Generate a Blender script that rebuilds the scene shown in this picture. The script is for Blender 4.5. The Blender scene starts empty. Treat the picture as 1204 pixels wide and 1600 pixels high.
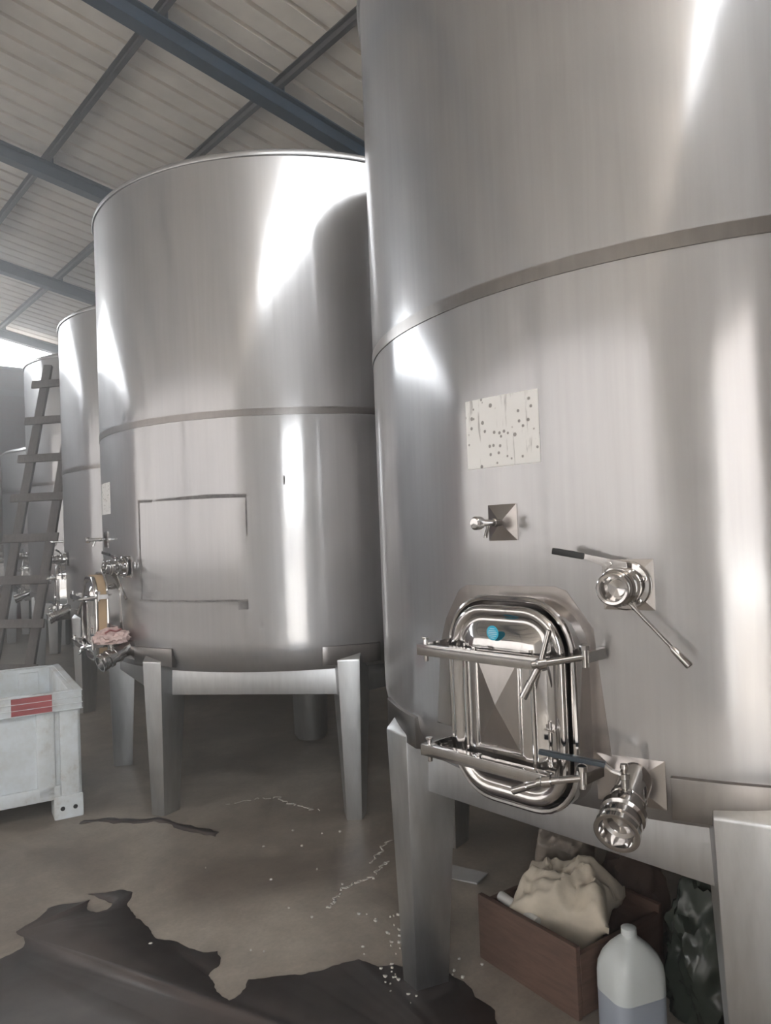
import bpy, math, random
from math import sin, cos, pi, radians, sqrt
from mathutils import Vector, Matrix, noise
random.seed(7)
SC = bpy.context.scene
COL = SC.collection
V = Vector

# ------------------------------------------------------------------ mesh builder
class MB:
    def __init__(s): s.v = []; s.f = []
    def add(s, vs, fs):
        o = len(s.v); s.v += [V(p) for p in vs]; s.f += [tuple(o+i for i in f) for f in fs]; return s
    def box(s, c, d, M=None, bev=0):
        x, y, z = d[0]/2, d[1]/2, d[2]/2
        P = [V((sx*x, sy*y, sz*z))+V(c) for sz in (-1, 1) for sy in (-1, 1) for sx in (-1, 1)]
        if M: P = [M @ p for p in P]
        return s.add(P, [(0,2,3,1),(4,5,7,6),(0,1,5,4),(2,6,7,3),(0,4,6,2),(1,3,7,5)])
    def bar(s, a, b, w, h, up=(0,0,1)):
        a, b = V(a), V(b); d = (b-a); L = d.length; d.normalize()
        x = d.cross(V(up)); x.normalize(); u = x.cross(d)
        P = [p+x*(i*w/2)+u*(j*h/2) for p in (a, b) for i, j in ((-1,-1),(1,-1),(1,1),(-1,1))]
        return s.add(P, [(0,1,2,3),(7,6,5,4),(0,4,5,1),(1,5,6,2),(2,6,7,3),(3,7,4,0)])
    def lathe(s, a, b, prof, n=32, cap0=True, cap1=True):
        """prof: (t along a->b in metres, radius)"""
        a, b = V(a), V(b); d = (b-a).normalized()
        x = d.orthogonal().normalized(); y = d.cross(x)
        o = len(s.v)
        for t, r in prof:
            for k in range(n):
                q = 2*pi*k/n
                s.v.append(a+d*t+(x*cos(q)+y*sin(q))*r)
        m = len(prof)
        for i in range(m-1):
            for k in range(n):
                k2 = (k+1) % n
                s.f.append((o+i*n+k, o+i*n+k2, o+(i+1)*n+k2, o+(i+1)*n+k))
        if cap0: s.f.append(tuple(o+k for k in reversed(range(n))))
        if cap1: s.f.append(tuple(o+(m-1)*n+k for k in range(n)))
        return s
    def cyl(s, a, b, r, r2=None, n=20):
        L = (V(b)-V(a)).length; return s.lathe(a, b, [(0, r), (L, r if r2 is None else r2)], n)
    def tube(s, pts, r, n=10, closed=False):
        pts = [V(p) for p in pts]; m = len(pts); o = len(s.v); px = None
        for i, p in enumerate(pts):
            if closed: d = pts[(i+1) % m]-pts[i-1]
            else: d = pts[min(i+1, m-1)]-pts[max(i-1, 0)]
            d.normalize()
            x = d.orthogonal().normalized() if px is None else (px-d*px.dot(d)).normalized()
            px = x; y = d.cross(x)
            for k in range(n):
                q = 2*pi*k/n; s.v.append(p+(x*cos(q)+y*sin(q))*r)
        for i in range(m if closed else m-1):
            j = (i+1) % m
            for k in range(n):
                k2 = (k+1) % n
                s.f.append((o+i*n+k, o+i*n+k2, o+j*n+k2, o+j*n+k))
        if not closed:
            s.f.append(tuple(o+k for k in reversed(range(n)))); s.f.append(tuple(o+(m-1)*n+k for k in range(n)))
        return s
    def loft(s, rings, cap0=True, cap1=True):
        n = len(rings[0]); o = len(s.v)
        for r in rings: s.v += [V(p) for p in r]
        for i in range(len(rings)-1):
            for k in range(n):
                k2 = (k+1) % n
                s.f.append((o+i*n+k, o+i*n+k2, o+(i+1)*n+k2, o+(i+1)*n+k))
        if cap0: s.f.append(tuple(o+k for k in reversed(range(n))))
        if cap1: s.f.append(tuple(o+(len(rings)-1)*n+k for k in range(n)))
        return s
    def build(s, name, mat, parent=None, loc=(0,0,0), rz=0.0, sharp=35, label=None, bevel=0, seg=2):
        import bmesh
        me = bpy.data.meshes.new(name)
        me.from_pydata([tuple(p) for p in s.v], [], s.f)
        bm = bmesh.new(); bm.from_mesh(me)
        bmesh.ops.recalc_face_normals(bm, faces=bm.faces)
        if bevel:
            es = [e for e in bm.edges if len(e.link_faces) == 2 and e.calc_face_angle(0) > radians(28)]
            bmesh.ops.bevel(bm, geom=es, offset=bevel, segments=seg, affect='EDGES', profile=.6, clamp_overlap=True)
        bm.to_mesh(me); bm.free()
        me.materials.append(mat)
        for p in me.polygons: p.use_smooth = True
        me.set_sharp_from_angle(angle=radians(sharp))
        o = bpy.data.objects.new(name, me); COL.objects.link(o)
        if parent: o.parent = parent
        o.location = loc; o.rotation_euler = (0, 0, rz)
        if label: o['label'] = label
        return o

def tag(o, label, cat, group=None, kind=None):
    o['label'] = label; o['category'] = cat
    if group: o['group'] = group
    if kind: o['kind'] = kind
    return o
def empty(name, loc, rz=0.0):
    o = bpy.data.objects.new(name, None); COL.objects.link(o)
    o.location = loc; o.rotation_euler = (0, 0, rz); o.empty_display_size = .1
    return o
def structure(o): o['kind'] = 'structure'; return o

# ------------------------------------------------------------------ materials
def new_mat(name):
    m = bpy.data.materials.new(name); m.use_nodes = True
    nt = m.node_tree; return m, nt, nt.nodes['Principled BSDF'], nt.nodes['Material Output']
def N(nt, t, **kw):
    n = nt.nodes.new(t)
    for k, v in kw.items():
        if k.startswith('_'): setattr(n, k[1:], v)
        else: n.inputs[k.replace('__', ' ')].default_value = v
    return n
def coords(nt, scale, kind='Object'):
    tc = N(nt, 'ShaderNodeTexCoord'); mp = N(nt, 'ShaderNodeMapping')
    mp.inputs['Scale'].default_value = scale
    nt.links.new(tc.outputs[kind], mp.inputs['Vector']); return mp.outputs['Vector']
def ramp(nt, src, stops):
    r = N(nt, 'ShaderNodeValToRGB'); e = r.color_ramp.elements
    while len(e) < len(stops): e.new(.5)
    for el, (p, c) in zip(e, stops):
        el.position = p; el.color = (*c, 1) if len(c) == 3 else c
    nt.links.new(src, r.inputs['Fac']); return r.outputs['Color']
def nz(nt, vec, scale=1, detail=4, rough=.55, dist=0):
    n = N(nt, 'ShaderNodeTexNoise', Scale=scale, Detail=detail, Roughness=rough, Distortion=dist)
    nt.links.new(vec, n.inputs['Vector']); return n.outputs['Fac']
def g(v): return (v, v, v)

def mat_simple(name, col, rough=.5, metal=0.0, var=.12, scale=6, bump=0.0, spec=.5, trans=0.0):
    m, nt, b, out = new_mat(name)
    vec = coords(nt, (1, 1, 1))
    f = nz(nt, vec, scale, 6, .6)
    c = ramp(nt, f, [(.3, tuple(x*(1-var) for x in col)), (.7, tuple(min(1, x*(1+var)) for x in col))])
    nt.links.new(c, b.inputs['Base Color'])
    b.inputs['Roughness'].default_value = rough; b.inputs['Metallic'].default_value = metal
    b.inputs['Specular IOR Level'].default_value = spec
    b.inputs['Transmission Weight'].default_value = trans
    if bump:
        bp = N(nt, 'ShaderNodeBump', Strength=bump, Distance=.01)
        nt.links.new(f, bp.inputs['Height']); nt.links.new(bp.outputs['Normal'], b.inputs['Normal'])
    return m

def mat_shell(name, col=(.515, .512, .515)):
    """brushed stainless sheet: a satin lobe plus a sharper one, streaked vertically"""
    m, nt, b, out = new_mat(name)
    b.inputs['Metallic'].default_value = 1
    tan = N(nt, 'ShaderNodeTangent', _direction_type='RADIAL', _axis='Z')
    vec = coords(nt, (9, 9, .35)); st = nz(nt, vec, 5, 5, .6)
    vec2 = coords(nt, (1, 1, .6)); bl = nz(nt, vec2, 2.2, 4, .55)
    c = ramp(nt, st, [(.3, tuple(x*.93 for x in col)), (.7, tuple(x*1.04 for x in col))])
    c2 = ramp(nt, bl, [(.35, (.95, .95, .96)), (.7, (1, .99, .98))])
    mx = N(nt, 'ShaderNodeMix', _data_type='RGBA', _blend_type='MULTIPLY'); mx.inputs[0].default_value = 1
    nt.links.new(c, mx.inputs[6]); nt.links.new(c2, mx.inputs[7])
    b2 = nt.nodes.new('ShaderNodeBsdfPrincipled'); b2.inputs['Metallic'].default_value = 1
    for x in (b, b2):
        nt.links.new(mx.outputs[2], x.inputs['Base Color'])
        nt.links.new(tan.outputs['Tangent'], x.inputs['Tangent'])
        x.inputs['Anisotropic Rotation'].default_value = .25
    b.inputs['Anisotropic'].default_value = .5
    b2.inputs['Anisotropic'].default_value = .6
    r1 = N(nt, 'ShaderNodeMapRange'); r1.inputs['To Min'].default_value = .09; r1.inputs['To Max'].default_value = .17
    nt.links.new(st, r1.inputs['Value']); nt.links.new(r1.outputs['Result'], b.inputs['Roughness'])
    b2.inputs['Roughness'].default_value = .5
    bp = N(nt, 'ShaderNodeBump', Strength=.05, Distance=.02)
    nt.links.new(bl, bp.inputs['Height'])
    nt.links.new(bp.outputs['Normal'], b.inputs['Normal']); nt.links.new(bp.outputs['Normal'], b2.inputs['Normal'])
    ms = N(nt, 'ShaderNodeMixShader', Fac=.55)
    nt.links.new(b.outputs[0], ms.inputs[1]); nt.links.new(b2.outputs[0], ms.inputs[2])
    nt.links.new(ms.outputs[0], out.inputs['Surface'])
    return m
def mat_steel(name, col, rough, streak=.04):
    m, nt, b, out = new_mat(name)
    b.inputs['Metallic'].default_value = 1
    vec = coords(nt, (14, 14, 3)); st = nz(nt, vec, 3, 5, .6)
    c = ramp(nt, st, [(.3, tuple(x*.9 for x in col)), (.7, tuple(min(1, x*1.06) for x in col))])
    nt.links.new(c, b.inputs['Base Color'])
    r1 = N(nt, 'ShaderNodeMapRange'); r1.inputs['To Min'].default_value = max(.02, rough-streak); r1.inputs['To Max'].default_value = rough+streak
    nt.links.new(st, r1.inputs['Value']); nt.links.new(r1.outputs['Result'], b.inputs['Roughness'])
    return m

M_SHELL = mat_shell('brushed_stainless')
M_LEG = mat_steel('satin_stainless', (.60, .61, .62), .38, .06)
M_BAND = mat_steel('polished_weld_band', (.26, .245, .235), .28, .0)
M_PLATE = mat_steel('buffed_plate', (.42, .39, .375), .24, .05)
M_FACET = mat_steel('facet_plate', (.40, .375, .36), .20, .04)
M_CHROME = mat_steel('bright_chrome', (.56, .545, .535), .09, .03)
M_DARKGRIP = mat_simple('black_rubber', (.018, .019, .02), .45)
M_BLUEGRIP = mat_simple('slate_blue_sleeve', (.030, .045, .06), .38)
M_GASKET = mat_simple('tan_gasket', (.50, .36, .22), .7)
M_TAPE = mat_simple('glue_residue', (.19, .18, .175), .8, var=.35, scale=40)
M_BLUE = mat_simple('blue_sticker', (.02, .42, .62), .35, var=.05)
M_WHITE = mat_simple('sticker_white', (.75, .82, .85), .5)

def mat_paper():
    m, nt, b, out = new_mat('spotted_paper')
    v1 = coords(nt, (1, 1, 1))
    vo = N(nt, 'ShaderNodeTexVoronoi', Scale=46, _feature='F1'); nt.links.new(v1, vo.inputs['Vector'])
    n1 = nz(nt, v1, 22, 4); 
    th = N(nt, 'ShaderNodeMath', _operation='SUBTRACT'); nt.links.new(vo.outputs['Distance'], th.inputs[0]); 
    k = N(nt, 'ShaderNodeMath', _operation='MULTIPLY'); k.inputs[1].default_value = .36
    nt.links.new(n1, k.inputs[0]); nt.links.new(k.outputs[0], th.inputs[1])
    spots = ramp(nt, th.outputs[0], [(-.0, (.30, .28, .27)), (.03, (.66, .64, .62)), (.07, (.86, .85, .83))])
    n2 = nz(nt, coords(nt, (60, 60, 9)), 1.2, 5)
    wrinkle = ramp(nt, n2, [(.30, (.45, .43, .42)), (.40, (1, 1, 1))])
    mx = N(nt, 'ShaderNodeMix', _data_type='RGBA', _blend_type='MULTIPLY'); mx.inputs[0].default_value = .8
    nt.links.new(spots, mx.inputs[6]); nt.links.new(wrinkle, mx.inputs[7])
    nt.links.new(mx.outputs[2], b.inputs['Base Color']); b.inputs['Roughness'].default_value = .75
    return m
M_PAPER = mat_paper()

def mat_floor():
    m, nt, b, out = new_mat('stained_concrete')
    v = coords(nt, (1, 1, 1))
    a = nz(nt, v, 1.3, 9, .66, .8); c1 = ramp(nt, a, [(.36, (.205, .170, .140)), (.5, (.305, .263, .220)), (.64, (.42, .372, .316))])
    d = nz(nt, v, 7, 8, .7); c2 = ramp(nt, d, [(.3, g(.74)), (.6, g(1.0)), (.78, g(1.15))])
    e = nz(nt, v, 60, 4, .7); c3 = ramp(nt, e, [(.3, g(.85)), (.65, g(1.05))])
    m1 = N(nt, 'ShaderNodeMix', _data_type='RGBA', _blend_type='MULTIPLY'); m1.inputs[0].default_value = 1
    m2 = N(nt, 'ShaderNodeMix', _data_type='RGBA', _blend_type='MULTIPLY'); m2.inputs[0].default_value = 1
    nt.links.new(c1, m1.inputs[6]); nt.links.new(c2, m1.inputs[7])
    nt.links.new(m1.outputs[2], m2.inputs[6]); nt.links.new(c3, m2.inputs[7])
    nt.links.new(m2.outputs[2], b.inputs['Base Color'])
    r = ramp(nt, a, [(.3, g(.38)), (.7, g(.62))]); nt.links.new(r, b.inputs['Roughness'])
    bp = N(nt, 'ShaderNodeBump', Strength=.25, Distance=.01); nt.links.new(d, bp.inputs['Height']); nt.links.new(bp.outputs['Normal'], b.inputs['Normal'])
    return m
def mat_puddle():
    m, nt, b, out = new_mat('wet_concrete')
    v = coords(nt, (1, 1, 1)); a = nz(nt, v, 5, 7, .65)
    c = ramp(nt, a, [(.3, (.045, .034, .032)), (.7, (.085, .066, .060))]); nt.links.new(c, b.inputs['Base Color'])
    r = ramp(nt, nz(nt, v, 3, 5), [(.35, g(.30)), (.65, g(.60))]); nt.links.new(r, b.inputs['Roughness'])
    return m
def mat_brick():
    m, nt, b, out = new_mat('dark_brick')
    tc = N(nt, 'ShaderNodeTexCoord'); mp = N(nt, 'ShaderNodeMapping'); mp.inputs['Rotation'].default_value = (radians(90), 0, 0)
    nt.links.new(tc.outputs['Object'], mp.inputs['Vector'])
    br = N(nt, 'ShaderNodeTexBrick', Scale=2.2)
    br.inputs['Color1'].default_value = (.105, .045, .045, 1); br.inputs['Color2'].default_value = (.14, .065, .06, 1); br.inputs['Mortar'].default_value = (.11, .085, .085, 1)
    br.inputs['Mortar Size'].default_value = .012
    nt.links.new(mp.outputs[0], br.inputs['Vector']); nt.links.new(br.outputs['Color'], b.inputs['Base Color'])
    b.inputs['Roughness'].default_value = .85
    return m
def mat_wood(name, dark, light, axis=(1.5, 14, 14), rough=.7):
    m, nt, b, out = new_mat(name)
    f = nz(nt, coords(nt, axis), 3, 7, .65, .4)
    c = ramp(nt, f, [(.3, dark), (.7, light)]); nt.links.new(c, b.inputs['Base Color']); b.inputs['Roughness'].default_value = rough
    bp = N(nt, 'ShaderNodeBump', Strength=.3, Distance=.004); nt.links.new(f, bp.inputs['Height']); nt.links.new(bp.outputs['Normal'], b.inputs['Normal'])
    return m
def mat_dirty_plastic():
    m, nt, b, out = new_mat('scuffed_white_plastic')
    v = coords(nt, (1, 1, 1))
    f = nz(nt, v, 5, 9, .72); c = ramp(nt, f, [(.30, (.36, .31, .25)), (.44, (.60, .62, .62)), (.6, (.70, .74, .77))])
    nt.links.new(c, b.inputs['Base Color']); b.inputs['Roughness'].default_value = .5
    return m
M_FLOOR = mat_floor(); M_WET = mat_puddle(); M_BRICK = mat_brick()
M_ROOF = mat_simple('beige_roof_sheet', (.82, .75, .66), .5, 0, .1, 3)
M_BEAM = mat_simple('blue_black_steel', (.022, .040, .062), .5, 0, .3, 5)
M_PURLIN = mat_simple('dark_purlin_steel', (.085, .076, .072), .6, 0, .3, 5)
M_WALL = mat_simple('pale_render', (.74, .70, .66), .85, 0, .1, 2)
M_LADDER = mat_wood('grey_weathered_wood', (.105, .09, .085), (.21, .185, .175), (14, 14, 1.5))
M_CRATE = mat_wood('brown_crate_wood', (.075, .042, .032), (.165, .100, .076), (3, 3, 18))
M_BIN = mat_dirty_plastic()
M_BINRED = mat_simple('faded_red_panel', (.36, .085, .09), .5, 0, .18, 14)
M_BLACKHOLE = mat_simple('dark_hole', (.02, .02, .02), .8)
M_CREAM = mat_simple('cream_paper', (.60, .53, .43), .75, 0, .2, 9, .3)
M_TRANSL = mat_simple('brown_film', (.30, .26, .22), .4, 0, .25, 10, .2)
M_ROLLW = mat_simple('white_cloth', (.62, .61, .58), .7, 0, .1, 10)
M_BROWNBAG = mat_simple('brown_sack', (.16, .115, .095), .7, 0, .25, 10, .2)
M_GREEN = mat_simple('dark_green_plastic', (.045, .055, .045), .22, 0, .35, 9, .25)
M_JUG = mat_simple('milky_jug_plastic', (.66, .70, .70), .32, 0, .04, 8)
M_LIQ = mat_simple('blue_grey_liquid_level', (.36, .40, .47), .32, 0, .04, 8)
M_CHIP = mat_simple('pale_lime', (.52, .50, .46), .9, 0, .15, 30)
M_CARD = mat_simple('grey_card_strip', (.40, .40, .40), .55, 0, .1, 12)
M_RAG = mat_simple('pink_rag', (.62, .47, .44), .9, 0, .12, 20)
M_RAGRED = mat_simple('red_rag_stripe', (.30, .10, .10), .9)

# ------------------------------------------------------------------ hall axes
AZ = radians(-40.7)
U = V((sin(AZ), cos(AZ), 0)); W = V((cos(AZ), -sin(AZ), 0))
HROT = math.atan2(W.y, W.x)            # local x = W, local y = U
def H(u, w, z): return U*u+W*w+V((0, 0, z))
UB, UF, WL, WR, ZW = -.95, 14.5, -8.3, 6.9, 4.53
WRIDGE, ZR, SL = -.7, 5.94, .182
def zroof(w): return ZR-SL*abs(w-WRIDGE)
hall = {}
def hmesh(mb, name, mat, sharp=30):      # mesh given in (w, u, z)
    return mb.build(name, mat, None, (0, 0, 0), HROT, sharp)
# floor (the yard outside the openings is the same concrete slab)
m = MB(); n = 2
m.add([(-30, -30, 0), (30, -30, 0), (30, 40, 0), (-30, 40, 0), (-30, -30, -.3), (30, -30, -.3), (30, 40, -.3), (-30, 40, -.3)],
      [(0,1,2,3),(7,6,5,4),(0,4,5,1),(1,5,6,2),(2,6,7,3),(3,7,4,0)])
structure(hmesh(m, 'floor', M_FLOOR))
m = MB(); m.box((-12.8, 6, .01), (8.4, 40, .04)); structure(hmesh(m, 'floor_bounce', mat_simple('pale_bounce_ground', (.55, .53, .50), .9, 0, .15, 20)))  # unseen pale ground, added to bounce daylight up to the roof
m = MB(); m.box((-1, -17, 1.35), (40, .4, 2.7)); structure(hmesh(m, 'wall_door_backdrop', mat_simple('door_backdrop_render', (.34, .32, .30), .9, 0, .1, 1)))  # unseen wall added outside the doorway to dim its reflection in the tanks
# walls
T = .2
m = MB(); m.box(((WL+WR)/2, UF+T/2, ZW/2), (WR-WL+2*T, T, ZW)); structure(hmesh(m, 'wall_far', M_BRICK))
m = MB(); m.box(((WL+WR)/2, UF-.02, 4.12), (WR-WL, .04, .10)); m.box(((WL+WR)/2, UF+T/2, ZW+.03), (WR-WL+2*T, T+.06, .06))
structure(hmesh(m, 'trim_1', mat_simple('pale_mortar_course', (.16, .12, .12), .85)))
m = MB(); m.box((WL-T/2, (UB+UF)/2, .45), (T, UF-UB, .9)); m.box((WL-T/2, (UB+UF)/2, ZW-.15), (T, UF-UB, .3))
for uu in (UB+.08, 5.2, 11.0, UF-.08): m.box((WL-T/2, uu, ZW/2), (.12, .12, ZW))
structure(hmesh(m, 'wall_left', M_WALL))      # unseen side, opened to let in more light: low wall, posts, eaves beam
m = MB(); m.box((-17.2, 6, 5), (.4, 40, 10)); structure(hmesh(m, 'wall_sky_screen', mat_simple('sky_screen_render', (.34, .31, .29), .9, 0, .08, 1)))  # unseen wall, added as a mid-tone for the tanks, tall to hide sky
m = MB(); m.box((WR+T/2, (UB+UF)/2, ZW/2), (T, UF-UB, ZW)); structure(hmesh(m, 'wall_right', M_WALL))
DW0, DW1, DH = -2.05, -.65, 2.6
m = MB()
m.box(((WL+DW0)/2, UB-T/2, ZW/2), (DW0-WL, T, ZW)); m.box(((DW1+WR)/2, UB-T/2, ZW/2), (WR-DW1, T, ZW))
m.box(((DW0+DW1)/2, UB-T/2, (DH+ZW)/2), (DW1-DW0, T, ZW-DH)); structure(hmesh(m, 'wall_back', M_WALL))
# corrugated roof: trapezoid ribs that run down the slope
m = MB(); prof = []
pitch = .225
u = UB-.6
while u < UF+.35:
    prof += [(u, 0), (u+.178, 0), (u+.182, .055), (u+.221, .055)]; u += pitch
rows = []
for w in (WL-.5, WRIDGE, WR+.5):
    rows.append([(w, a, zroof(w)+b+.085) for a, b in prof])
o = 0; k = len(prof)
vs = [p for r in rows for p in r] + [(p[0], p[1], p[2]+.012) for r in rows for p in r]
fs = []
for lay in (0, 3*k):
    for r in (0, 1):
        for i in range(k-1):
            q = (lay+r*k+i, lay+r*k+i+1, lay+(r+1)*k+i+1, lay+(r+1)*k+i)
            fs.append(q if lay == 0 else q[::-1])
m.add(vs, fs); structure(hmesh(m, 'ceiling', M_ROOF, 20))
# rafters (I beams) and purlins
names = ['dark blue steel rafter crossing highest, nearest the camera', 'dark blue steel rafter, second from the camera, meeting the middle tank rim',
         'dark blue steel rafter, third from the camera, above the third tank', 'dark blue steel rafter at the far open gable end']
def sloped(mb, u0, u1, zlo, zhi):
    for wa, wb in ((WL-.3, WRIDGE), (WRIDGE, WR+.3)):
        za, zb = zroof(wa), zroof(wb)
        mb.add([(wa,u0,za+zlo),(wa,u1,za+zlo),(wa,u1,za+zhi),(wa,u0,za+zhi),(wb,u0,zb+zlo),(wb,u1,zb+zlo),(wb,u1,zb+zhi),(wb,u0,zb+zhi)],
               [(0,1,2,3),(7,6,5,4),(0,4,5,1),(1,5,6,2),(2,6,7,3),(3,7,4,0)])
ZP = -.02
for i, uu in enumerate((5.22, 7.98, 11.02, 14.08)):
    m = MB()
    sloped(m, uu, uu+.13, ZP-.155, ZP-.142); sloped(m, uu, uu+.13, ZP-.013, ZP); sloped(m, uu+.055, uu+.075, ZP-.145, ZP-.012)
    for wc in (2.46, 3.5, 1.42):     # cleats under the purlins
        m.box((wc+.05, uu+.065, zroof(wc)+ZP+.035), (.012, .10, .07))
    o = hmesh(m, 'roof_beam', M_BEAM); tag(o, names[i], 'beam', 'rafters under the sheet roof', 'structure')
lab = {2.46: 'left purlin of the two seen under the corrugated roof', 3.5: 'right purlin under the corrugated roof, just above the tank rims'}
for j, wc in enumerate((-6.9, -5.86, -4.82, -3.78, -2.74, -1.7, .38, 1.42, 2.46, 3.5, 4.54, 5.58)):
    m = MB(); z = zroof(wc)
    m.box((wc, (UB+UF)/2, z+ZP+.012), (.045, UF-UB+.8, .008)); m.box((wc+.018, (UB+UF)/2, z+ZP+.055), (.008, UF-UB+.8, .085)); m.box((wc, (UB+UF)/2, z+ZP+.097), (.045, UF-UB+.8, .008))
    o = hmesh(m, 'roof_purlin', M_PURLIN); tag(o, lab.get(wc, 'thin dark steel purlin running the length of the roof'), 'beam', 'purlins under the sheet roof', 'structure')

# ------------------------------------------------------------------ tanks
R = 1.22
ANG_MAN, ANG_TAP, ANG_VALVE, ANG_DRAIN, ANG_PAPER = -137.0, -137.8, -123.0, -123.7, -137.7
def rrect(hw, hh, r, n=8, cx=0, cz=0, off=0.0):
    P = []
    for qx, qz, a0 in ((1, 1, 0), (-1, 1, 90), (-1, -1, 180), (1, -1, 270)):
        for k in range(n+1):
            a = radians(a0+90*k/n)
            P.append(V((cx+qx*(hw-r)+r*cos(a), -off, cz+qz*(hh-r)+r*sin(a))))
    return P
def L(x, off, z): return V((x, -off, z))
def curved_patch(mb, poly, off0, off1, a0=0.0, step=.02, Rr=R):
    """poly: list of (angle in radians offset, z) corners of a convex patch; lies on the cylinder between two radii"""
    pts = []
    for i, (a, z) in enumerate(poly):
        b, zz = poly[(i+1) % len(poly)]
        n = max(1, int(max(abs(b-a)*Rr, 0)/step))
        for k in range(n): pts.append((a+(b-a)*k/n, z+(zz-z)*k/n))
    # slice by angle so the face follows the curve
    amin, amax = min(p[0] for p in pts), max(p[0] for p in pts)
    ns = max(2, int((amax-amin)*Rr/step)); cols = []
    for k in range(ns+1):
        a = amin+(amax-amin)*k/ns; zs = []
        for i, (x0, z0) in enumerate(poly):
            x1, z1 = poly[(i+1) % len(poly)]
            if abs(x1-x0) < 1e-9:
                if abs(a-x0) < 1e-6: zs += [z0, z1]
            elif min(x0, x1)-1e-9 <= a <= max(x0, x1)+1e-9: zs.append(z0+(z1-z0)*(a-x0)/(x1-x0))
        cols.append((a, min(zs), max(zs)))
    vs = []
    for a, zl, zh in cols:
        for rr, ins in ((Rr+off0, 0), (Rr+off1, min(off1*.8, .006))):
            for z in (zl+ins, zh-ins): vs.append((rr*cos(a+a0), rr*sin(a+a0), z))
    fs = []; n = len(cols)
    for k in range(n-1):
        A, B = 4*k, 4*k+4
        fs += [(A+2, B+2, B+3, A+3), (A+1, A, B, B+1), (A, A+2, B+2, B), (A+3, A+1, B+1, B+3)]
    fs += [(0, 1, 3, 2), (4*n-4, 4*n-2, 4*n-1, 4*n-3)]
    mb.add(vs, fs); return mb

def facet_plate(mb, w, h, off=.003, rise=.011):
    a = [L(-w/2, off, -h/2), L(w/2, off, -h/2), L(w/2, off, h/2), L(-w/2, off, h/2)]
    b = [L(-w/2, -.004, -h/2), L(w/2, -.004, -h/2), L(w/2, -.004, h/2), L(-w/2, -.004, h/2)]
    c = L(0, off+rise, 0)
    mb.add(a+b+[c], [(0,1,8),(1,2,8),(2,3,8),(3,0,8),(4,5,1,0),(5,6,2,1),(6,7,3,2),(7,4,0,3),(7,6,5,4)])

def fit_at(a_deg, z, r=R): 
    a = radians(a_deg); return (r*cos(a), r*sin(a), z), a+pi/2

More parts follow.
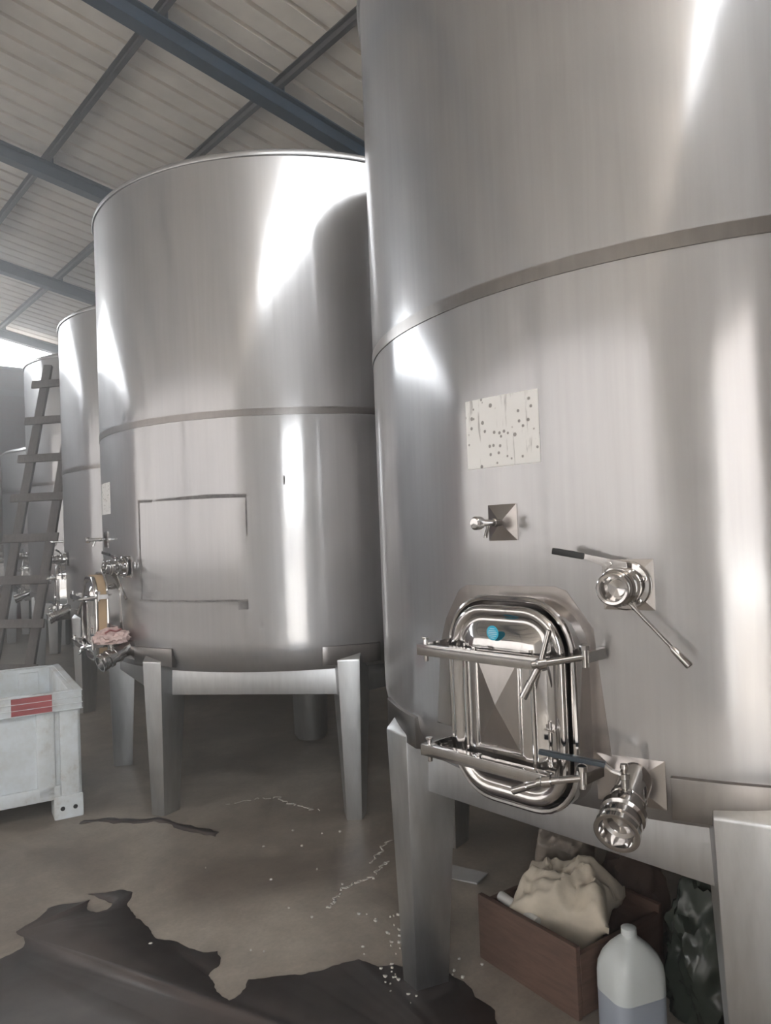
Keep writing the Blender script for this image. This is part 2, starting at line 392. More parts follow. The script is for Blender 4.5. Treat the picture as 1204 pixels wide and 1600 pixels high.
def manway(t, gasket=False, sticker=False):
    loc, rz = fit_at(ANG_MAN, .978); x0 = .015
    m = MB(); g0 = .045
    m.loft([rrect(.185, .248, .125, 8, x0, 0, o_) for o_ in (-.04, g0)] + [rrect(.176, .239, .116, 8, x0, 0, o_) for o_ in (g0, .0)] , True, False)
    m.tube(rrect(.182, .245, .122, 8, x0, 0, g0), .0075, 8, True)
    base = m.build('manway', M_CHROME, t, loc, rz, 40, 'oval inspection hatch with polished frame')
    d0 = g0+.004
    if gasket:
        gk = MB(); gk.loft([rrect(.172, .235, .112, 8, x0, 0, o_) for o_ in (g0-.006, g0+.045)], True, True)
        gk.build('gasket', M_GASKET, base, label='tan gasket strip'); d0 += .043
    q = MB(); hw, hh, rc = .168, .230, .108
    prof = [(0, 0), (0, .012), (.005, .018), (.018, .019), (.026, .012), (.034, .010), (.046, .017), (.060, .026), (.076, .0325), (.095, .036)]
    q.loft([rrect(hw-i, hh-i, max(.012, rc-i), 8, x0, 0, d0+o_) for i, o_ in prof], True, True)
    door = q.build('door', M_CHROME, base, sharp=50)
    f = MB(); fo = d0+.037
    z0, z1, xa, xb = -.100, .100, x0-.062, x0+.056
    a = [L(xa, fo, z0), L(xb, fo, z0), L(xb, fo, z1), L(xa, fo, z1)]; bk = [p+V((0, .006, 0)) for p in a]
    f.add(a+bk+[L((xa+xb)/2, fo+.012, (z0+z1)/2)], [(0,1,8),(1,2,8),(2,3,8),(3,0,8),(4,5,1,0),(5,6,2,1),(6,7,3,2),(7,4,0,3),(7,6,5,4)])
    f.build('facet_panel', M_FACET, base, sharp=3, label='pressed panel of four mirror facets')
    f = MB(); f.tube([L(xa-.006, fo, z0-.008), L(xb+.006, fo, z0-.008), L(xb+.006, fo, z1+.008), L(xa-.006, fo, z1+.008)], .0035, 8, True)
    for xx in (x0-.105, x0+.095): f.tube([L(xx, fo-.006, -.135), L(xx, fo-.006, .135)], .006, 8)
    f.build('pressed_rib', M_CHROME, base)
    for s, zz in ((1, .126), (-1, -.128)):
        bo = d0+.062; b = MB()
        b.box(L(-.022, bo, zz), (.385, .028, .004)); b.box(L(-.022, bo+.012, zz-.012), (.385, .004, .026)); b.box(L(-.022, bo, zz-.024), (.385, .028, .004))
        b.box(L(-.195, bo-.05, zz-.010), (.03, .11, .006)); b.box(L(-.195, bo-.05, zz-.024+.014), (.006, .10, .03))
        b.cyl(L(-.195, bo, zz+.016), L(-.195, bo, zz-.042), .006); b.cyl(L(-.195, bo, zz+.014), L(-.195, bo, zz+.020), .010, n=8)
        b.cyl(L(-.03, bo+.004, zz+.001), L(-.03, bo+.004, zz+.010), .008, n=8)
        b.build('clamp_bar', M_CHROME, base, bevel=.0012)
        b = MB()
        if s > 0:
            hub, root, e1, e2 = L(.165, bo+.012, .116), L(.235, bo-.055, .128), L(.186, bo+.004, .190), L(.126, bo+.028, .040)
        else:
            hub, root, e1, e2 = L(.165, bo+.012, -.140), L(.238, bo-.02, -.125), L(.195, bo+.0, -.132), L(.082, bo+.02, -.176)
        b.cyl(root, hub+(hub-root).normalized()*.02, .0075); b.lathe(hub-(hub-root).normalized()*.012, hub+(hub-root).normalized()*.02, [(0, .013), (.018, .013), (.022, .009), (.03, .009)], 14)
        b.cyl(hub, e1, .0065); b.cyl(hub, e2, .0075); b.cyl(hub+(e2-hub)*.55, e2, .0092)
        b.cyl(root+V((0, 0, .022)), root-V((0, 0, .022)), .008); b.lathe(root+V((0, 0, .016)), root+V((0, 0, .03)), [(0, .012), (.010, .012), (.014, .005)], 8)
        b.box(root+V((.0, .035, 0)), (.020, .07, .024))
        b.build('handle', M_CHROME, base)
    b = MB(); b.cyl(L(.152, d0+.03, -.02), L(.152, d0+.03, -.112), .005); b.box(L(.152, d0+.012, -.04), (.022, .05, .006)); b.cyl(L(.152, d0+.03, -.108), L(.152, d0+.03, -.12), .012)
    b.build('stay_rod', M_CHROME, base)
    if sticker:
        s = MB(); c = L(x0-.008, d0+.0395, .168); s.cyl(c, c+V((0, -.0014, 0)), .0175, n=36)
        st = s.build('sticker', M_BLUE, base, label='round bright blue sticker')
        s = MB()
        for k, (wd, zz) in enumerate(((.014, .0100), (.023, .0050), (.028, .0010), (.027, -.0030), (.022, -.0075), (.012, -.0120))):
            nn = max(2, int(wd/.0035))
            for i in range(nn):
                s.box(c+V((-wd/2+wd*(i+.5)/nn, -.0017, zz)), (wd/nn*.72, .0006, .0014))
        s.build('lettering', M_WHITE, base, label='tiny pale lines of lettering')
    return base

def ring_profile(mb, a, d, prof, n=40, cap1=True): mb.lathe(a, a+d, prof, n, True, cap1)
def valve(t):
    loc, rz = fit_at(ANG_VALVE, 1.259)
    m = MB(); facet_plate(m, .112, .112)
    plate = m.build('facet_plate', M_FACET, t, loc, rz, 3, 'square plate of four bright facets')
    m = MB(); d = V((0, -1, 0))
    m.lathe(L(0, .004, 0), L(0, 1, 0), [(0, .030), (.010, .030), (.010, .052), (.013, .0545), (.020, .0545), (.023, .051), (.024, .040), (.040, .036), (.044, .041), (.055, .041), (.058, .036), (.070, .034),
            (.074, .040), (.088, .040), (.092, .0365), (.100, .0365), (.102, .034), (.108, .0345), (.120, .0345), (.122, .032), (.121, .027), (.100, .026), (.090, .018), (.086, .0)], 44, True, False)
    for k in range(5):
        q = radians(20+72*k); c = L(.044*cos(q), .027, .044*sin(q)); m.lathe(c, c+d, [(0, .006), (.008, .006), (.010, .003)], 8)
    body = m.build('racking_valve', M_CHROME, t, loc, rz, 35, 'ribbed chrome racking valve')
    m = MB()
    pts = [(.012, .052), (.012, .030), (-.035, .042), (-.055, .050), (-.085, .062), (-.083, .072), (-.045, .064)]
    m.loft([[L(x, .050, z) for x, z in pts], [L(x, .053, z) for x, z in pts]])
    m.cyl(L(-.025, .045, .048), L(-.025, .058, .048), .005, n=8)
    m.build('lever', M_CHROME, body)
    m = MB(); m.bar(L(-.080, .052, .066), L(-.150, .062, .080), .010, .015); m.build('grip', M_DARKGRIP, body, bevel=.003, label='black rubber grip')
    m = MB(); a, b = L(.018, .065, -.034), L(.133, .075, -.156)
    m.cyl(a, a+(b-a)*.76, .0042, n=12); m.lathe(a+(b-a)*.72, b, [(0, .0045), (.008, .0075), (.05, .0085), (.052, .0065)], 14)
    m.build('rod_handle', M_CHROME, body)
    return body
def drain(t, cloth=False):
    loc, rz = fit_at(ANG_DRAIN, .825, R-.004)
    m = MB(); facet_plate(m, .15, .105, .004, .010)
    m.build('facet_plate', M_FACET, t, loc, rz, 3)
    m = MB(); a = L(.010, -.03, .018); e = L(.014, .165, -.056); d = (e-a).normalized(); q = (e-a).length
    m.lathe(a, a+d, [(0, .036), (q-.105, .036), (q-.103, .039), (q-.092, .039), (q-.090, .037), (q-.070, .037), (q-.066, .047), (q-.050, .047), (q-.046, .041), (q-.036, .041), (q-.033, .045), (q-.022, .045), (q-.018, .042), (q-.012, .047), (q, .047), (q+.001, .044), (q-.001, .037), (q-.026, .034), (q-.030, .026), (q-.026, .010), (q-.022, .0)], 48, True, False)
    body = m.build('drain_valve', M_CHROME, t, loc, rz, 35, 'stubby chrome drain outlet')
    m = MB(); s = L(.016, .100, .004); m.lathe(s, s+V((0, 0, 1)), [(0, .014), (.010, .014), (.012, .008), (.030, .008), (.032, .011), (.042, .011), (.044, .006), (.052, .006), (.053, .009), (.062, .008), (.064, 0)], 16, True, False)
    m.build('stem', M_CHROME, body)
    m = MB(); m.bar(L(.016, .100, .042), L(-.010, .108, .052), .014, .004); m.bar(L(-.008, .107, .051), L(-.028, .110, .066), .014, .004)
    m.build('lever', M_CHROME, body)
    m = MB(); m.bar(L(-.020, .109, .062), L(-.162, .126, .076), .016, .011); m.build('lever_sleeve', M_BLUEGRIP, body, bevel=.003, label='dark blue plastic lever sleeve')
    return body
def tap(t):
    loc, rz = fit_at(ANG_TAP, 1.408)
    m = MB(); facet_plate(m, .09, .09)
    m.build('facet_plate', M_FACET, t, loc, rz, 3)
    m = MB(); m.lathe(L(0, .004, 0), L(0, 1, 0), [(0, .012), (.004, .012), (.005, .0085), (.022, .0085), (.024, .0105), (.034, .0105), (.036, .0085), (.06, .0085), (.085, .0095)], 24)
    m.tube([L(0, .060, -.004), L(0, .064, -.018), L(0, .070, -.030), L(0, .071, -.036)], .0055, 12)
    body = m.build('sampling_tap', M_CHROME, t, loc, rz, 35, 'small chrome sampling tap')
    m = MB(); m.lathe(L(0, .085, 0), L(0, 1, 0), [(0, .009), (.002, .0155), (.010, .0165), (.022, .0160), (.026, .012), (.027, 0)], 28, True, False)
    m.build('knob', M_CHROME, body)
    return body

def leg(t, ang, twist):
    a = radians(ang)
    m = MB()
    def sec(z, wf, wb, rf, rb):
        return [(-wb, rb, z), (-wf, rf, z), (wf, rf, z), (wb, rb, z)]
    tw = -radians(twist)
    def place(p):
        x, r, z = p; y = r-1.16
        xr, yr = x*cos(tw)-y*sin(tw), x*sin(tw)+y*cos(tw)
        rr = 1.16+yr
        return V((cos(a)*rr-sin(a)*xr, sin(a)*rr+cos(a)*xr, z))
    rings = [[(-.056, 1.125, 0), (-.037, 1.232, 0), (.037, 1.232, 0), (.056, 1.125, 0)],
             [(-.100, 1.09, .775), (-.055, 1.248, .775), (.055, 1.248, .775), (.100, 1.09, .775)],
             [(-.100, 1.09, .775), (-.055, 1.244, .782), (.055, 1.244, .782), (.100, 1.09, .784)],
             [(-.090, 1.10, .79), (-.062, 1.195, .822), (.062, 1.195, .822), (.090, 1.10, .79)]]
    m.loft([[place(p) for p in r] for r in rings])
    m.build('leg', M_LEG, t, sharp=20, bevel=.004)
def beam(t, a1, a2):
    a1, a2 = radians(a1), radians(a2)
    p, q = V((cos(a1), sin(a1), 0))*1.195, V((cos(a2), sin(a2), 0))*1.195
    d = (q-p).normalized(); p += d*.055; q -= d*.055
    m = MB(); z0, z1 = .600, .728
    nrm = V((d.y, -d.x, 0)); 
    if nrm.dot(p+q) < 0: nrm = -nrm
    P = []
    for e in (p, q):
        P += [e+V((0, 0, z0)), e+V((0, 0, z1)), e-nrm*.06+V((0, 0, z1)), e-nrm*.06+V((0, 0, z0))]
    m.add(P, [(0,1,2,3),(7,6,5,4),(0,4,5,1),(1,5,6,2),(2,6,7,3),(3,7,4,0)])
    m.build('beam', M_LEG, t, bevel=.004)
LEGS = [(-164.2, 17), (-112.8, -8), (-61.4, 0), (-10, 0), (41.4, 0), (92.9, 0), (144.3, 0)]
def tank(name, c, rot, label, zs=2.0, zt=3.278, fittings=True, r_legs=LEGS, **kw):
    t = empty(name, (c[0], c[1], 0), radians(rot)); tag(t, label, 'tank', 'stainless wine tanks in the row')
    prof = [(0, .700), (.9, .728)]
    for k in range(9):
        q = k/8*.60; rho = .25
        prof.append((R-rho+rho*cos(.62-q*1.033), .875-rho*sin(.62-q*1.033)))
    prof += [(R, .875+.02), (R, zt-.02), (R+.008, zt-.018), (R+.011, zt-.008), (R+.008, zt+.003), (R-.004, zt+.008), (R-.03, zt+.03), (.25, zt+.28), (.25, zt+.36), (0, zt+.36)]
    n = 160; m = MB(); vs = [(r*cos(2*pi*k/n), r*sin(2*pi*k/n), z) for r, z in prof for k in range(n)]; fs = []
    for i in range(len(prof)-1):
        for k in range(n): fs.append((i*n+k, i*n+(k+1) % n, (i+1)*n+(k+1) % n, (i+1)*n+k))
    m.add(vs, fs); m.build('shell', M_SHELL, t, sharp=40)
    m = MB(); n = 320; pr = [(R-.002, zs-.0185), (R+.003, zs-.0175), (R+.003, zs+.0175), (R-.002, zs+.0185)]
    m.add([(r*cos(2*pi*k/n), r*sin(2*pi*k/n), z) for r, z in pr for k in range(n)], [(i*n+k, i*n+(k+1) % n, (i+1)*n+(k+1) % n, (i+1)*n+k) for i in range(3) for k in range(n)])
    m.build('seam_band', M_BAND, t, label='narrow polished weld band around the shell')
    m = MB(); m.lathe((0, 0, .72), (0, 0, 0), [(0, .16), (.10, .115), (.60, .105), (.63, .085), (.635, 0)], 40, True, False)
    m.build('sump', M_LEG, t, label='round sump under the centre of the tank')
    for i, (a, tw) in enumerate(r_legs):
        leg(t, a, tw)
        m = MB(); ar = radians(6.9)
        curved_patch(m, [(-ar, .75), (ar, .75), (ar, .852), (-ar, .852)], -.02, .009, radians(a), .03)
        m.build('saddle_plate', M_BAND, t, bevel=.003)
        if i+1 < len(r_legs) and r_legs[i+1][0]-a < 60: beam(t, a, r_legs[i+1][0])
    if r_legs is LEGS: beam(t, LEGS[-1][0], LEGS[0][0]+360)
    if fittings:
        da = lambda x: radians(x)
        m = MB(); A = [(-14.5, .86), (11.5, .86), (10.2, 1.155), (6.8, 1.254), (-8.2, 1.249), (-12.8, 1.12)]
        curved_patch(m, [(da(x), z) for x, z in A], -.004, .0016, radians(ANG_MAN), .03)
        m.build('polished_plate', M_PLATE, t, label='smoother polished patch around the hatch')
        m = MB(); curved_patch(m, [(da(-5.4), 1.5485), (da(5.4), 1.5485), (da(5.4), 1.725), (da(-5.4), 1.727)], .0, .0012, radians(ANG_PAPER), .02)
        pm = m.build('paper_sheet', M_PAPER, t, label='white torn paper sheet speckled with dark spots')
        manway(t, kw.get('gasket', False), kw.get('sticker', False)); valve(t); drain(t); tap(t)
    return t
C1 = V((1.196, 2.689, 0)); C2 = V((-.532, 4.857, 0)); C3 = V((-1.70, 7.05, 0)); C4 = V((-3.10, 9.33, 0)); C5 = V((-4.5, 11.5, 0))
LEGS2 = [(-163.2, 17), (-113.0, 15), (-62.5, -17), (-10, 0), (92.9, 0)]
T1 = tank('wine_tank', C1, 0, 'huge brushed steel tank filling the right side, white paper sheet and hatch on its front', sticker=True)
T2 = tank('wine_tank', C2, -11.2, 'whole steel tank in the middle on tapered legs, rectangle of glue marks on its wall', gasket=True, r_legs=LEGS2)
T3 = tank('wine_tank', C3, -22, 'third steel tank, a narrow strip showing left of the middle tank', r_legs=[(-163.2, 17), (-113.0, 15), (-10, 0), (92.9, 0)])
T4 = tank('wine_tank', C4, -27, 'fourth steel tank standing behind the wooden ladder', zs=2.06, zt=3.46)
T5 = tank('wine_tank', C5, -27, 'shorter steel tank at the far left beside the dark brick wall', zs=2.14, zt=2.71)
# glue marks left by a removed sheet on the middle tank
rot2 = radians(11.2)
def tp(a0, a1, z0, z1):
    m = MB(); curved_patch(m, [(radians(a0), z0[0]), (radians(a1), z0[1]), (radians(a1), z1[1]), (radians(a0), z1[0])], -.003, .0009, rot2, .03)
    m.build('tape_residue', M_TAPE, T2, label='dark strip of old tape residue')
tp(-128.0, -122.5, (1.590, 1.588), (1.604, 1.602)); tp(-121.3, -106, (1.590, 1.588), (1.602, 1.610)); tp(-106, -96.6, (1.588, 1.586), (1.610, 1.604))
tp(-128.0, -127.5, (1.09, 1.09), (1.60, 1.60)); tp(-97.0, -96.6, (1.40, 1.40), (1.60, 1.60))
tp(-128.6, -112, (1.080, 1.080), (1.090, 1.091)); tp(-112, -97, (1.078, 1.079), (1.090, 1.093)); tp(-99.4, -97.0, (1.040, 1.040), (1.080, 1.080))
tp(-88.0, -87.6, (1.640, 1.640), (1.685, 1.685))

# ------------------------------------------------------------------ ladder leaning on the fourth tank
lad = empty('ladder', (-3.61, 7.06, 0)); tag(lad, 'grey weathered wooden ladder leaning against the tanks at the left', 'ladder')
lo = V((-3.61, 7.06, 0))
fl, fr = V((-3.80, 7.10, 0))-lo, V((-3.42, 7.03, 0))-lo
tl, tr = V((-3.585, 8.08, 3.32))-lo, V((-3.225, 8.02, 3.32))-lo
for a, b in ((fl, tl), (fr, tr)):
    m = MB(); m.bar(a, b, .085, .05, (0, 1, 0)); m.build('rail', M_LADDER, lad, bevel=.006)
for k in range(8):
    q = (.22+.41*k)/3.32
    a, b = fl.lerp(tl, q), fr.lerp(tr, q); d = (b-a).normalized(); off = V((0, -.04, .01))
    m = MB(); m.bar(a-d*.13+off, b+d*.10+off, .025, .085, (0, .3, 1)); m.build('rung', M_LADDER, lad, bevel=.004)

# ------------------------------------------------------------------ plastic pallet bin
BX, BY, BZ = 1.2, .95, .645
bn = empty('plastic_bin', (-2.645, 3.275, 0), radians(30.2)); tag(bn, 'scuffed white plastic pallet bin with a red rim panel, open top', 'bin')
def ringbox(mb, x0, x1, y0, y1, z0, z1, t):
    mb.box(((x0+x1)/2, y0+t/2, (z0+z1)/2), (x1-x0, t, z1-z0)); mb.box(((x0+x1)/2, y1-t/2, (z0+z1)/2), (x1-x0, t, z1-z0))
    mb.box((x0+t/2, (y0+y1)/2, (z0+z1)/2), (t, y1-y0-2*t, z1-z0)); mb.box((x1-t/2, (y0+y1)/2, (z0+z1)/2), (t, y1-y0-2*t, z1-z0))
m = MB(); ringbox(m, .02, BX-.02, .02, BY-.02, .10, .642, .03); m.box((BX/2, BY/2, .11), (BX-.06, BY-.06, .03))
m.build('body', M_BIN, bn, bevel=.006)
m = MB()
for x0 in (.0, BX-.10):      # corner posts
    for y0, yd in ((0, .012), (BY, -.012)): m.box((x0+.05, y0+yd, .335), (.10, .024, .45))
    for y0 in (.0, BY-.10): m.box((.012 if x0 == 0 else BX-.012, y0+.05, .335), (.024, .10, .45))
for xx in (.165, BX-.165): m.box((xx, .012, .335), (.085, .024, .43)); m.box((xx, BY-.012, .335), (.085, .024, .43)); m.box((xx, BY-.055, .37), (.11, .024, .50))
m.box((BX/2, BY-.050, .40), (.55, .016, .22)); m.box((BX/2, .008, .14), (BX-.2, .016, .07))
for yy in (.25, BY-.25): m.box((BX-.010, yy, .335), (.02, .07, .43))
m.build('stiffening_rib', M_BIN, bn, bevel=.008)
m = MB(); ringbox(m, -.008, BX+.008, -.008, BY+.008, .545, BZ, .032)
for zz in (.549, .578, .608, .64): ringbox(m, -.014, BX+.014, -.0125, BY+.0125, zz-.0018, zz+.0022, .03)
m.build('rim', M_BIN, bn, bevel=.002)
m = MB(); m.box((BX-.225, -.0067, .594), (.185, .0105, .084)); m.build('red_panel', M_BINRED, bn, label='faded red panel on the rim')
for x0 in (.065, BX-.065):
    for y0 in (.065, BY-.065):
        m = MB(); m.box((x0, y0, .06), (.14, .14, .12)); f = m.build('foot', M_BIN, bn, bevel=.01)
        m = MB()
        for dx in (-.03, .03): 
            c = V((x0+dx, y0-.0705, .055)); m.cyl(c+V((0, .02, 0)), c+V((0, -.0008, 0)), .011, n=16)
        m.build('hole', M_BLACKHOLE, f)

# ------------------------------------------------------------------ things under the near tank
def crumple(name, c, s, mat, seed, amp=.25, freq=3.0, sub=4, rz=0, flat=None):
    import bmesh
    bm = bmesh.new(); bmesh.ops.create_icosphere(bm, subdivisions=sub, radius=1)
    off = V((seed*7.3, seed*3.1, seed*1.7))
    for v in bm.verts:
        p = v.co.copy(); nn = p.normalized()
        rdg = 0; f = freq; a = amp
        for k in range(3):
            rdg += a*(1-2*abs(noise.noise(p*f+off*(k+1)))); f *= 2.1; a *= .5
        q = nn*(1+rdg-.15)
        z = q.z
        v.co = V((q.x*s[0], q.y*s[1], max(-.55, z)*s[2]))
    me = bpy.data.meshes.new(name); bm.to_mesh(me); bm.free(); me.materials.append(mat)
    for p in me.polygons: p.use_smooth = True
    me.set_sharp_from_angle(angle=radians(50))
    o = bpy.data.objects.new(name, me); COL.objects.link(o)
    zmin = min(v.co.z for v in me.vertices)
    o.location = (c[0], c[1], c[2]-zmin); o.rotation_euler = (0, 0, rz)
    return o
cr = empty('wooden_crate', (.487, 2.139, 0), math.atan2(.335, -.235)-pi)   # local +x from the front corner away from the left face
# local axes: x along the left face from far corner to the near one
ex = V((.235, -.335, 0)).normalized(); cr.rotation_euler = (0, 0, math.atan2(ex.y, ex.x))
tag(cr, 'open brown wooden crate on the floor under the near tank', 'crate')
CL, CD, CH = .41, .40, .205
# near corner is at local (0,0); the box extends to -x (far along the left face) and +y
for nm, cc, dd in (('side_board', (-CL/2, .009, CH/2), (CL, .018, CH)), ('side_board', (-CL/2, CD-.009, CH/2), (CL, .018, CH)),
                   ('end_board', (-.009, CD/2, CH/2-.01), (.018, CD-.036, CH-.03)), ('end_board', (-CL+.009, CD/2, CH/2-.01), (.018, CD-.036, CH-.03)), ('bottom_board', (-CL/2, CD/2, .012), (CL-.036, CD-.036, .018))):
    m = MB(); m.box(cc, dd); m.build(nm, M_CRATE, cr, bevel=.003)
ey = V((-ex.y, ex.x, 0)); K = V((.487, 2.139, 0))
def crp(x, y, z): return K+ex*x+ey*y+V((0, 0, z))
def pillow(name, c, a, b, h, mat, seed, rot, n=34, amp=.035, freq=9.0):
    off = V((seed*5.1, seed*2.7, seed*9.3)); m = MB(); vs = []; fs = []
    for side in (1, -1):
        for j in range(n+1):
            for i in range(n+1):
                u, v = -1+2*i/n, -1+2*j/n
                e = max(0, (1-abs(u)**3.2)*(1-abs(v)**3.2))**.5
                pinch = 1-.16*(1-abs(u*v))*(abs(u)**6+abs(v)**6)
                p = V((u*a*pinch, v*b*pinch, side*h*e)); q = V((p.x, p.y, side*.03))
                r = 0; f = freq; am = amp
                for k in range(3):
                    r += am*(1-2.2*abs(noise.noise(q*f+off*(k+1)))); f *= 2; am *= .48
                edge = V((noise.noise(q*14+off), noise.noise(q*14-off), 0))*.010
                vs.append(p+V((0, 0, r*side*(.25+.75*e)+.03*noise.noise(V((u*1.3, v*1.3, seed)))))+edge)
    N1 = (n+1)*(n+1)
    for j in range(n):
        for i in range(n):
            k = j*(n+1)+i; f = (k, k+1, k+n+2, k+n+1); fs += [f, tuple(N1+x for x in f[::-1])]
    rim = [i for i in range(n+1)]+[(j+1)*(n+1)-1 for j in range(1, n+1)]+[n*(n+1)+i for i in range(n-1, -1, -1)]+[j*(n+1) for j in range(n-1, 0, -1)]
    for k in range(len(rim)):
        x, y = rim[k], rim[(k+1) % len(rim)]; fs.append((x, N1+x, N1+y, y))
    m.add(vs, fs); o = m.build(name, mat, sharp=60); o.location = c; o.rotation_euler = rot; return o
o = pillow('paper_bag', (.522, 2.405, .200), .160, .112, .052, M_CREAM, 4, (radians(9), radians(-4), radians(-30)), amp=.05, freq=8); tag(o, 'crumpled cream paper bag stuffed in the wooden crate', 'bag')
o = pillow('plastic_film', (.585, 2.640, .285), .105, .105, .036, M_TRANSL, 6, (radians(60), radians(4), radians(-24)), amp=.05, freq=8); tag(o, 'crumpled brownish film rising behind the cream bag', 'film')
a, b = crp(-.36, .055, .0), crp(-.20, .055, .0)
m = MB(); m.tube([V((a.x, a.y, .200)), V(((a.x*.6+b.x*.4), (a.y*.6+b.y*.4), .192)), V((b.x, b.y, .178))], .016, 12); o = m.build('cloth_roll', M_ROLLW); tag(o, 'small white rolled cloth on the left edge of the crate', 'cloth')
o = crumple('brown_sack', V((.80, 2.62, 0)), (.11, .10, .17), M_BROWNBAG, 8, .2, 2, 4, .2); tag(o, 'dim brown sack behind the cream bag in the shade under the tank', 'sack')
o = crumple('green_sack', V((.895, 2.165, 0)), (.13, .12, .225), M_GREEN, 11, .30, 1.3, 5, .9); tag(o, 'glossy dark green plastic sack beside the clear jug', 'sack')
# jug
jg = empty('plastic_jug', (.622, 2.085, 0), radians(20)); tag(jg, 'translucent plastic jug half full of liquid in front of the crate', 'jug')
def jring(z, w, d, r): 
    P = []
    for qx, qy, a0 in ((1, 1, 0), (-1, 1, 90), (-1, -1, 180), (1, -1, 270)):
        for k in range(7):
            a = radians(a0+90*k/6); P.append((qx*(w-r)+r*cos(a), qy*(d-r)+r*sin(a), z))
    return P
m = MB(); m.loft([jring(0, .070, .058, .03), jring(.008, .080, .066, .036), jring(.118, .080, .066, .036)]); m.build('liquid_level', M_LIQ, jg, label='blue grey liquid filling the lower half')
m = MB(); m.loft([jring(.118, .0805, .0665, .036), jring(.165, .081, .067, .038), jring(.19, .079, .065, .04), jring(.215, .070, .058, .04), jring(.238, .052, .046, .036), jring(.256, .030, .030, .026), jring(.262, .021, .021, .02), jring(.270, .019, .019, .0185)])
m.build('body', M_JUG, jg, sharp=50, label='milky upper half')
m = MB(); m.lathe((0, 0, .268), (0, 0, 1), [(0, .020), (.002, .021), (.018, .0205), (.020, .017), (.021, 0)], 24, True, False); m.build('cap', M_JUG, jg)
# strip lying on the floor
m = MB(); P = [(.19, 3.03), (.203, 3.143), (.356, 3.055), (.301, 2.967)]
m.add([(x, y, .002) for x, y in P]+[(x, y, .005+.004*(i % 2)) for i, (x, y) in enumerate(P)], [(3,2,1,0),(4,5,6,7),(0,1,5,4),(1,2,6,5),(2,3,7,6),(3,0,4,7)])
o = m.build('card_strip', M_CARD); tag(o, 'flat grey strip of card on the floor behind the near leg', 'card')
# rag on the middle tank's drain
a = radians(ANG_DRAIN-11.2); nrm = V((cos(a), sin(a), 0)); pt = C2+nrm*(R+.085)
o = crumple('rag', V((pt.x, pt.y, .868)), (.062, .05, .040), M_RAG, 2, .5, 2.2, 4, .4); tag(o, 'pink rag lying over the drain valve of the middle tank', 'rag')
rp = MB(); 
rp.tube([(-.035, -.045, .035), (-.01, -.055, .05), (.02, -.052, .04), (.045, -.035, .05)], .005, 6); rp.build('stripe', M_RAGRED, o, label='dark red stripe')

# ------------------------------------------------------------------ water and marks on the floor
def jag(P, depth=3, amp=.10):
    for _ in range(depth):
        Q = []
        for i, p in enumerate(P):
            q = P[(i+1) % len(P)]; d = V((q[0]-p[0], q[1]-p[1])); k = random.uniform(-amp, amp)
            Q += [p, ((p[0]+q[0])/2-d.y*k, (p[1]+q[1])/2+d.x*k)]
        P = Q
    return P
def film(P, name, mat, z=.003):
    m = MB(); n = len(P)
    m.add([(x, y, .0005) for x, y in P]+[(x, y, z) for x, y in P], [tuple(range(n))[::-1], tuple(range(n, 2*n))]+[(i, (i+1) % n, n+(i+1) % n, n+i) for i in range(n)])
    return m.build(name, mat, sharp=180)
pud = [(-1.359, 2.568), (-1.315, 2.634), (-1.345, 2.706), (-1.391, 2.743), (-1.351, 2.91), (-1.212, 2.964), (-1.20, 2.90), (-1.15, 2.862), (-1.112, 2.88), (-1.11, 2.93), (-1.18, 2.975), (-1.236, 3.012), (-1.114, 3.039), (-1.062, 3.014), (-1.053, 2.936), (-1.015, 2.86), (-.935, 2.763), (-.857, 2.659), (-.741, 2.603), (-.669, 2.559), (-.623, 2.567), (-.601, 2.48), (-.623, 2.429), (-.586, 2.36), (-.527, 2.293), (-.5, 2.322), (-.488, 2.397), (-.405, 2.408), (-.324, 2.41), (-.226, 2.455), (-.144, 2.486), (-.081, 2.439), (-.03, 2.449), (.141, 2.396), (.186, 2.343), (.26, 2.20), (.30, 1.9), (.1, 1.6), (-.5, 1.5), (-1.2, 1.6), (-1.9, 2.0), (-1.9, 2.5)]
o = film(jag(pud), 'puddle', M_WET); tag(o, 'dark ragged puddle of water across the front of the floor', 'puddle')
st = [(-1.574, 3.782), (-1.464, 3.804), (-1.325, 3.774), (-1.201, 3.786), (-1.079, 3.693), (-.951, 3.618), (-.847, 3.563)]
P = [(x, y+.025) for x, y in st]+[(x-.005, y-.025) for x, y in reversed(st)]
o = film(jag(P, 2, .15), 'water_streak', M_WET, .0025); tag(o, 'thin dark streak of water running out from under the bin', 'water')
m = MB()
def vein(pts, w=.008):
    for i in range(len(pts)-1):
        a, b = V((*pts[i], 0)), V((*pts[i+1], 0)); n = 7; prev = None
        for k in range(n+1):
            q = a.lerp(b, k/n)+V((random.uniform(-.014, .014), random.uniform(-.014, .014), 0))
            if prev is not None and random.random() < .85: m.bar(prev+V((0, 0, .001)), q+V((0, 0, .001)), w*random.uniform(.4, 1.5), .003)
            prev = q
vein([(-.276, 2.828), (-.234, 2.922), (-.214, 2.998), (-.165, 3.037), (-.114, 3.061), (-.076, 3.155), (-.046, 3.213)])
vein([(-.143, 3.191), (-.09, 3.28), (-.04, 3.429)], .006); vein([(-.646, 4.041), (-.564, 3.939), (-.457, 3.864), (-.393, 3.814)], .007); vein([(-.9, 3.95), (-.75, 4.02), (-.64, 4.03)], .006)
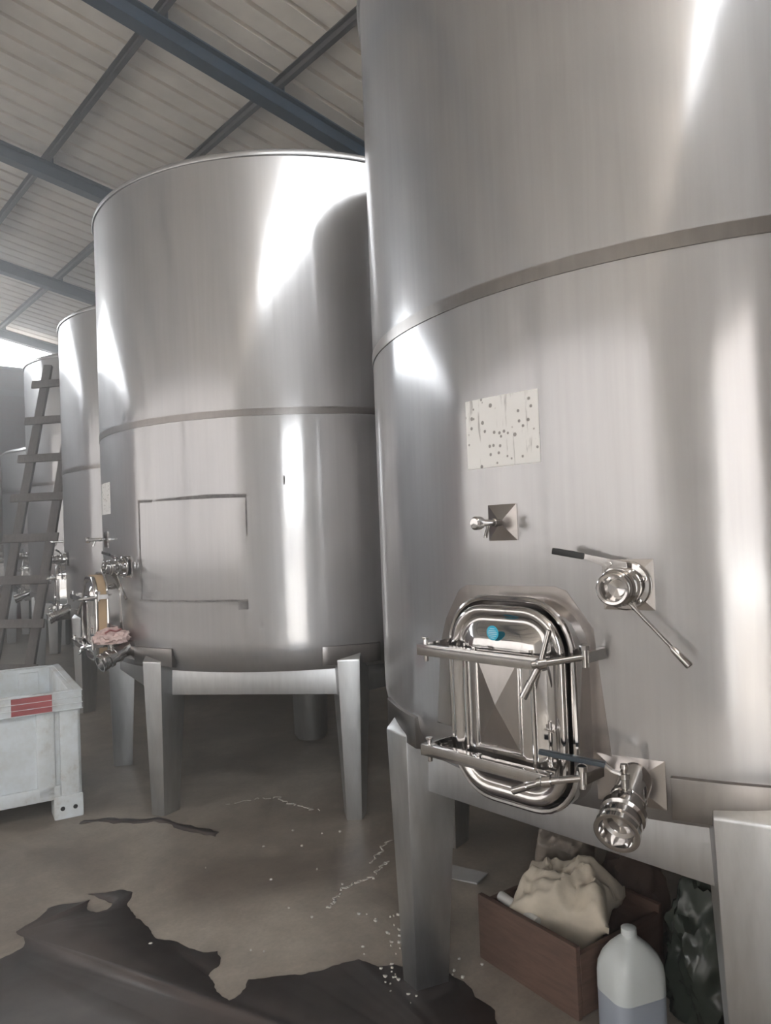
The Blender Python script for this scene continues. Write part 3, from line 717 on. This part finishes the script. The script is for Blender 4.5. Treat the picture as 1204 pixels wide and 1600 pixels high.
for k in range(75):
    if k < 45: x, y = random.gauss(-.02, .06), random.gauss(2.5, .16)
    elif k < 60: x, y = random.gauss(.13, .05), random.gauss(2.42, .06)
    else: x, y = random.uniform(-.9, -.1), random.uniform(2.5, 3.6)
    s = random.uniform(.002, .008); q = [(x+s*random.uniform(.5, 1.3)*cos(i*1.256), y+s*random.uniform(.5, 1.3)*sin(i*1.256)) for i in range(5)]
    m.add([(a, b, .0005) for a, b in q]+[(a, b, .0055) for a, b in q], [(4,3,2,1,0), (5,6,7,8,9)]+[(i, (i+1) % 5, 5+(i+1) % 5, 5+i) for i in range(5)])
o = m.build('lime_flecks', M_CHIP, sharp=180); tag(o, 'white lime flecks and veins scattered over the concrete by the near leg', 'flecks', kind='stuff')

# ------------------------------------------------------------------ daylight
w = bpy.data.worlds.new('overcast'); SC.world = w; w.use_nodes = True; nt = w.node_tree
bg = nt.nodes['Background']; bg.inputs['Strength'].default_value = 1.6
tc = N(nt, 'ShaderNodeTexCoord'); sp = N(nt, 'ShaderNodeSeparateXYZ'); nt.links.new(tc.outputs['Generated'], sp.inputs[0])
c = ramp(nt, sp.outputs['Z'], [(0.0, (.9, .9, .9)), (.02, (.92, .96, 1.0)), (.5, (.95, .98, 1.0)), (1.0, (.9, .95, 1.0))])
nt.links.new(c, bg.inputs['Color'])
def portal(name, u, w0, w1, z0, z1, face):
    l = bpy.data.lights.new(name, 'AREA'); l.shape = 'RECTANGLE'; l.size = w1-w0; l.size_y = z1-z0; l.cycles.is_portal = True
    o = bpy.data.objects.new(name, l); COL.objects.link(o); o.location = H(u, (w0+w1)/2, (z0+z1)/2)
    o.rotation_euler = (U*face).to_track_quat('-Z', 'Z').to_euler()
portal('far_gable_daylight', UF+.3, WL, WR, ZW, ZR+.1, -1)
portal('back_gable_daylight', UB-.3, WL, WR, ZW, ZR+.1, 1)
l = bpy.data.lights.new('side_daylight', 'AREA'); l.shape = 'RECTANGLE'; l.size = UF-UB; l.size_y = ZW-.9; l.cycles.is_portal = True
o = bpy.data.objects.new('side_daylight', l); COL.objects.link(o); o.location = H((UB+UF)/2, WL-.3, (ZW+.9)/2); o.rotation_euler = W.to_track_quat('-Z', 'Z').to_euler()
portal('doorway_daylight', UB-.3, DW0, DW1, 0, DH, 1)

# added scatter volume in the shed, standing in for lens glare
mh = bpy.data.materials.new('glare_veil'); mh.use_nodes = True; nt = mh.node_tree; nt.nodes.remove(nt.nodes['Principled BSDF'])
vsn = N(nt, 'ShaderNodeVolumeScatter', Density=.07, Anisotropy=.55); nt.links.new(vsn.outputs[0], nt.nodes['Material Output'].inputs['Volume'])
m = MB(); m.box(((WL+WR)/2, (UB+UF)/2, 3.02), (WR-WL+.2, UF-UB+.3, 6.14))
o = hmesh(m, 'haze', mh); tag(o, 'thin added haze standing in for lens glare', 'haze', kind='stuff')

# ------------------------------------------------------------------ camera
cd = bpy.data.cameras.new('camera'); cam = bpy.data.objects.new('camera', cd); COL.objects.link(cam)
pitch, roll, f = .0242, .0386, 1171.9
F = V((0, cos(pitch), sin(pitch))); Up = V((0, -sin(pitch), cos(pitch))); Rt = V((1, 0, 0))
R2 = Rt*cos(roll)-Up*sin(roll); U2 = Rt*sin(roll)+Up*cos(roll)
cam.matrix_world = Matrix(((R2.x, U2.x, -F.x, 0), (R2.y, U2.y, -F.y, 0), (R2.z, U2.z, -F.z, 1.4), (0, 0, 0, 1)))
cd.sensor_fit = 'VERTICAL'; cd.sensor_height = 36; cd.lens = f/1600*36; cd.clip_start = .05
SC.camera = cam
vs = SC.view_settings; vs.view_transform = 'Standard'; vs.look = 'None'; vs.gamma = 1; vs.use_curve_mapping = False; vs.exposure = 3.5
SC.cycles.use_denoising = True; SC.cycles.max_bounces = 10; SC.cycles.diffuse_bounces = 6; SC.cycles.glossy_bounces = 6; SC.cycles.sample_clamp_indirect = 8
